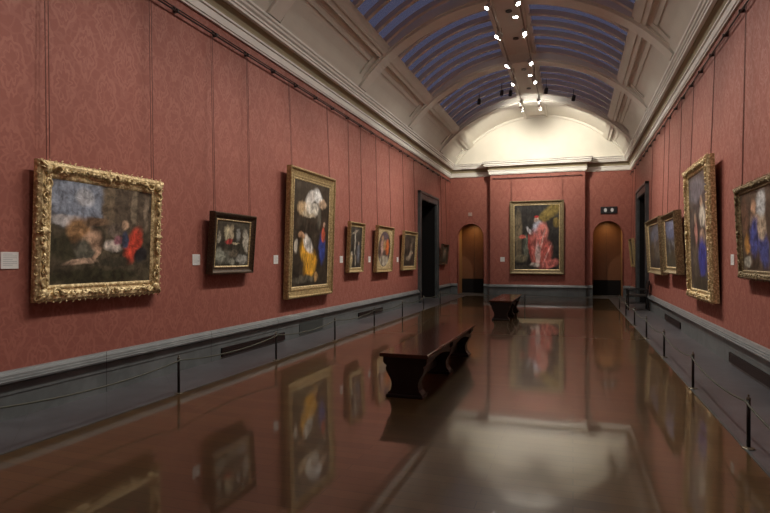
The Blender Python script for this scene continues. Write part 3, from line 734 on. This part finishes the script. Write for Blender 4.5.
def cord(pts, sag, label):
    bm = BM(); allp = []
    for a, b in zip(pts, pts[1:]):
        n = 14
        for i in range(n): t = i / n; allp.append((a[0] + (b[0] - a[0]) * t, a[1] + (b[1] - a[1]) * t, a[2] + (b[2] - a[2]) * t - sag * 4 * t * (1 - t)))
    allp.append(pts[-1]); tube(bm, allp, .008, 6)
    tag(obj('elastic_rope', bm, M['cord'], smooth=True), label, 'rope')
for side in ('left', 'right'):
    cord([(PX[side] + (.025 if side == 'left' else -.025), y, PH - .03) for y in [YS[side][0] - 2.12 * 2, YS[side][0] - 2.12] + YS[side]], .062, 'slack olive cord strung along the %s wall from post to post' % side)
cord([(PX['left'] + .03, ys[-1] + .02, PH - .03), (-1.42, ys[-1] + .075, PH - .03), (PX['right'] - .03, ys[-1] + .02, PH - .03)], .05, 'olive cord strung across the far end of the room')

# ------------------------------------------------------------------ benches
def bench(y0, y1, nsup, x0, x1, label):
    xc = (x0 + x1) / 2; hw = (x1 - x0) / 2; L = y1 - y0
    t = thing('bench', label, 'bench', (xc, (y0 + y1) / 2, 0))
    bm = BM(); prism(bm, [(-hw, .44), (-hw + .012, .43), (hw - .012, .43), (hw, .44), (hw, .462), (hw - .012, .472), (-hw + .012, .472), (-hw, .462)], 'y', -L / 2, L / 2)
    obj('seat_top', bm, M['bench_top'], t, bevel=.004)  # red reflection of the wall put into the seat's lighter colour
    half = [(.16, 0), (.195, 0), (.195, .035), (.18, .055), (.16, .075), (.15, .115), (.15, .16), (.165, .20), (.19, .24), (.21, .28), (.215, .31), (.205, .335), (.23, .35), (.245, .375), (.245, .43)]
    k = hw / .27
    poly = [(x * k, z) for x, z in half] + [(-x * k, z) for x, z in half[::-1]]
    for i in range(nsup):
        yc = -L / 2 + .13 + (L - .28) * i / (nsup - 1)
        bm = BM(); prism(bm, poly, 'y', yc - .085, yc + .085); lg = obj('leg', bm, M['bench'], t, bevel=.006)
        bm = BM(); box(bm, -.205 * k, .205 * k, yc - .11, yc + .11, 0, .035); obj('foot', bm, M['bench'], lg, bevel=.008)
    for s in (-1, 1):
        bm = BM(); n = 24; a = -L / 2 + .10; b = L / 2 - .10
        poly2 = [(a, .43), (b, .43)] + [(b - (b - a) * i / n, .27 + .085 * abs(math.sin(PI * (nsup - 1) * i / n))) for i in range(n + 1)]
        prism(bm, poly2, 'x', s * (hw - .075) - .012, s * (hw - .075) + .012); obj('apron', bm, M['bench'], t)
    bm = BM(); box(bm, -.03, .03, -L / 2 + .12, L / 2 - .12, .10, .19); obj('stretcher', bm, M['bench'], t, bevel=.006)
    return t
bench(5.66, 8.66, 3, -1.965, -1.43, 'long dark polished wooden bench with shaped ends, nearest in the room')
bench(13.62, 16.3, 3, -1.93, -1.38, 'farther dark wooden bench standing in front of the end wall')

# ------------------------------------------------------------------ attendant chair by the right doorway
t = thing('armchair', 'black low armchair beside the right doorway, behind the barrier posts', 'chair', (1.76, 17.75, 0), (0, 0, R(90)))
# local: back towards -y (right wall), front towards +y
for sx in (-1, 1):
    bm = BM(); tube(bm, [(sx * .25, .25, 0), (sx * .25, .25, .58)], [.016, .02], 8); tube(bm, [(sx * .25, .27, .58), (sx * .25, 0, .60), (sx * .25, -.26, .60)], .02, 8); obj('front_leg', bm, M['black'], t)
    bm = BM(); tube(bm, [(sx * .24, -.30, 0), (sx * .24, -.23, .42), (sx * .24, -.30, .86)], [.016, .022, .016], 8); obj('back_leg', bm, M['black'], t)
bm = BM(); box(bm, -.25, .25, -.24, .27, .39, .45); obj('seat', bm, M['leather'], t, bevel=.02)
bm = BM(); prism(bm, [(-.245, .52), (-.275, .52), (-.325, .85), (-.29, .85)], 'x', -.23, .23); obj('backrest', bm, M['leather'], t, bevel=.012)
bm = BM(); tube(bm, [(-.25, .25, .16), (.25, .25, .16)], .01, 6); tube(bm, [(-.25, .25, .2), (-.24, -.26, .2)], .01, 6); tube(bm, [(.25, .25, .2), (.24, -.26, .2)], .01, 6); obj('stretcher', bm, M['black'], t)

# ------------------------------------------------------------------ track lighting
TX = {'left': CX - .275, 'right': CX + .325}; TZ = 6.93
for side, x in TX.items():
    t = thing('lighting_track', 'slim lighting track along the %s side of the vault crown' % side, 'lighting track', (x, (YB + YF) / 2, TZ))
    bm = BM(); L = (21.0 - YB) / 2; box(bm, -.018, .018, -L - 1.2, L - 1.2, 0, .03); obj('rail', bm, M['track'], t)
    bm = BM()
    for k in range(8): box(bm, -.006, .006, -L + .4 + k * 3.1, -L + .42 + k * 3.1, .03, .28)
    obj('hanger', bm, M['track'], t)
heads_mesh = None
def spot_head(x, y, z, aim, power, size, label, group=None, blend=1.0, lit=True, color=WARM, spill=False):
    d = (Vector(aim) - Vector((x, y, z))).normalized()
    t = thing('track_spotlight', label, 'spotlight', (x, y, z), (0, 0, 0), group)
    q = d.to_track_quat('-Z', 'Y').to_euler()
    bm = BM(); lathe(bm, [(.030, .10), (.042, .085), (.046, .02), (.052, -.03), (.052, -.045), (.046, -.045), (.044, -.03)], 18); h = obj('housing', bm, M['lamp'] if lit else M['black'], t, smooth=False); h.rotation_euler = q
    bm = BM(); tube(bm, [(0, 0, .09), (0, 0, TZ - z - .001)] if z < TZ - .1 else [(0, 0, .0), (0, 0, .12)], .008, 6); box(bm, -.02, .02, -.05, .05, TZ - z - .02, TZ - z - .001) ; obj('stem', bm, M['track'], t)
    if lit:
        bm = BM(); lathe(bm, [(.046, -.050), (.046, -.034)], 18); l_ = obj('lens', bm, M['lens'], t); l_.rotation_euler = q
        l = bpy.data.lights.new('beam', 'SPOT'); l.energy = power; l.color = color; l.spot_size = R(size); l.spot_blend = blend; l.shadow_soft_size = .045
        lo = bpy.data.objects.new('beam', l); col.objects.link(lo); lo.parent = t; lo.rotation_euler = q; lo.location = d * .06
        if spill:
            l = bpy.data.lights.new('spill', 'SPOT'); l.energy = P_SPILL; l.color = (1, .93, .82); l.spot_size = R(172); l.spot_blend = .35; l.shadow_soft_size = .06
            lo = bpy.data.objects.new('spill', l); col.objects.link(lo); lo.parent = t; lo.location = (0, 0, -.09)
    return t
HY = [1.6, 3.6, 5.6, 7.6, 9.6, 11.75, 13.35, 15.45, 17.15, 20.3]
names = ['tenth', 'ninth', 'eighth', 'seventh', 'sixth', 'fifth', 'fourth', 'third', 'second', 'nearest']
for side in ('left', 'right'):
    x = TX[side]; wx = XL if side == 'left' else XR
    for i, y in enumerate(HY):
        if i < 9:
            aim = (wx, y - 1.7, 1.55); pw = P_WALL * (1.15 if i > 3 else .85)
            spot_head(x, y, 6.74, aim, pw, 60, 'pale spotlight on the %s track, %s from the end wall' % (side, names[i]), 'pale spotlights on the %s track' % side, spill=True)
            if i in (6, 7) : spot_head(x + (.02 if side == 'left' else -.01), y + .28, 6.80, (wx, y + 2.0, 2.6), pw * .45, 70, 'second lamp of a pair on the %s track, %s from the end wall' % (side, names[i]), 'pale spotlights on the %s track' % side)
        else:
            spot_head(x, y, 6.74, (CX + (x - CX) * 1.2, BY, 2.6), 300, 50, 'pale spotlight on the %s track, nearest the end wall painting' % side, 'pale spotlights on the %s track' % side)
            spot_head(x, y - .75, 6.66, (CX + (x - CX) * 1.6, YF, 5.9), P_LUN, 150, 'pale spotlight lighting the half-round end wall from the %s track' % side, 'pale spotlights on the %s track' % side)
            l = bpy.data.lights.new('lunette_fill', 'SPOT'); l.energy = 520; l.color = (1, .92, .77); l.spot_size = R(96); l.spot_blend = 1; l.shadow_soft_size = .05  # extra beam with no fixture, added to brighten the half-round wall
            lo = bpy.data.objects.new('lunette_fill', l); col.objects.link(lo); lo.location = (x + (x - CX) * .5, y + .20, 6.62)
            lo.rotation_euler = (Vector((CX + (x - CX) * 6.0, YF, 5.35)) - lo.location).to_track_quat('-Z', 'Y').to_euler()
            spot_head(x, y - .9, 6.78, (wx, YF - 2.2, 2.0), 420, 46, 'added fill spotlight on the %s track turned to the corner of the end wall' % side, 'pale spotlights on the %s track' % side)  # extra head added to brighten the side walls near the end wall
for x, y, lab in ((CX + .12, 13.55, 'fourth'), (CX + .14, 18.0, 'second')):
    t = thing('recessed_downlight', 'small bright oval lamp set in the vault crown, %s bay from end wall' % lab, 'ceiling light', (x, y, ZV + RV - .05))
    bm = BM(); lathe(bm, [(.07, 0), (.07, .012)], 18); obj('bezel', bm, M['lamp'], t)
    bm = BM(); lathe(bm, [(.055, -.006), (.055, 0)], 18); obj('lens', bm, M['lens'], t)
# unlit black heads in front of the last skylights
for x, y, z, lab in ((-2.9, 18.3, 6.62, 'far left'), (-2.15, 18.1, 6.78, 'left'), (-1.9, 18.3, 6.80, 'left inner'), (-.80, 18.4, 6.80, 'right inner'), (.02, 19.0, 6.66, 'far right')):
    t = thing('unlit_spotlight', 'dark unlit spotlight hanging below the last skylights, %s' % lab, 'spotlight', (x, y, z), (0, 0, 0), 'dark unlit spotlights')
    bm = BM(); lathe(bm, [(.05, -.10), (.06, -.09), (.06, .05), (.04, .09)], 16); o = obj('housing', bm, M['black'], t); o.rotation_euler = (R(25), R(12), 0)
    zt = ZV + math.sqrt(RV ** 2 - (x - CX) ** 2)
    bm = BM(); tube(bm, [(0, 0, .05), (0, 0, zt - z)], .012, 6); obj('stem', bm, M['black'], t)

# fill strips added unseen on the side cornices to brighten the vault
for s in (-1, 1):
    for i in range(len(bounds) - 1):
        y0, y1 = bounds[i] + .3, bounds[i + 1] - .3
        l = bpy.data.lights.new('cornice_fill', 'AREA'); l.shape = 'RECTANGLE'; l.size = .06; l.size_y = y1 - y0; l.energy = P_COVE * (y1 - y0) * (.5 + .13 * i); l.color = (1, .94, .86)
        t = thing('fill_strip', 'added fill strip lying out of sight on top of the %s cornice' % ('left', 0, 'right')[s + 1], 'strip lamp', (CX + s * 3.34, (y0 + y1) / 2, 5.432), (0, 0, 0), 'added fill strips on the %s cornice' % ('left', 0, 'right')[s + 1])
        bm = BM(); box(bm, -.035, .035, -(y1 - y0) / 2, (y1 - y0) / 2, 0, .022); obj('housing', bm, M['lamp'], t)
        lo = bpy.data.objects.new('cornice_fill', l); col.objects.link(lo); lo.parent = t; lo.location = (-s * .01, 0, .055); lo.rotation_euler = (R(180), s * R(-58), 0); l.spread = R(125)
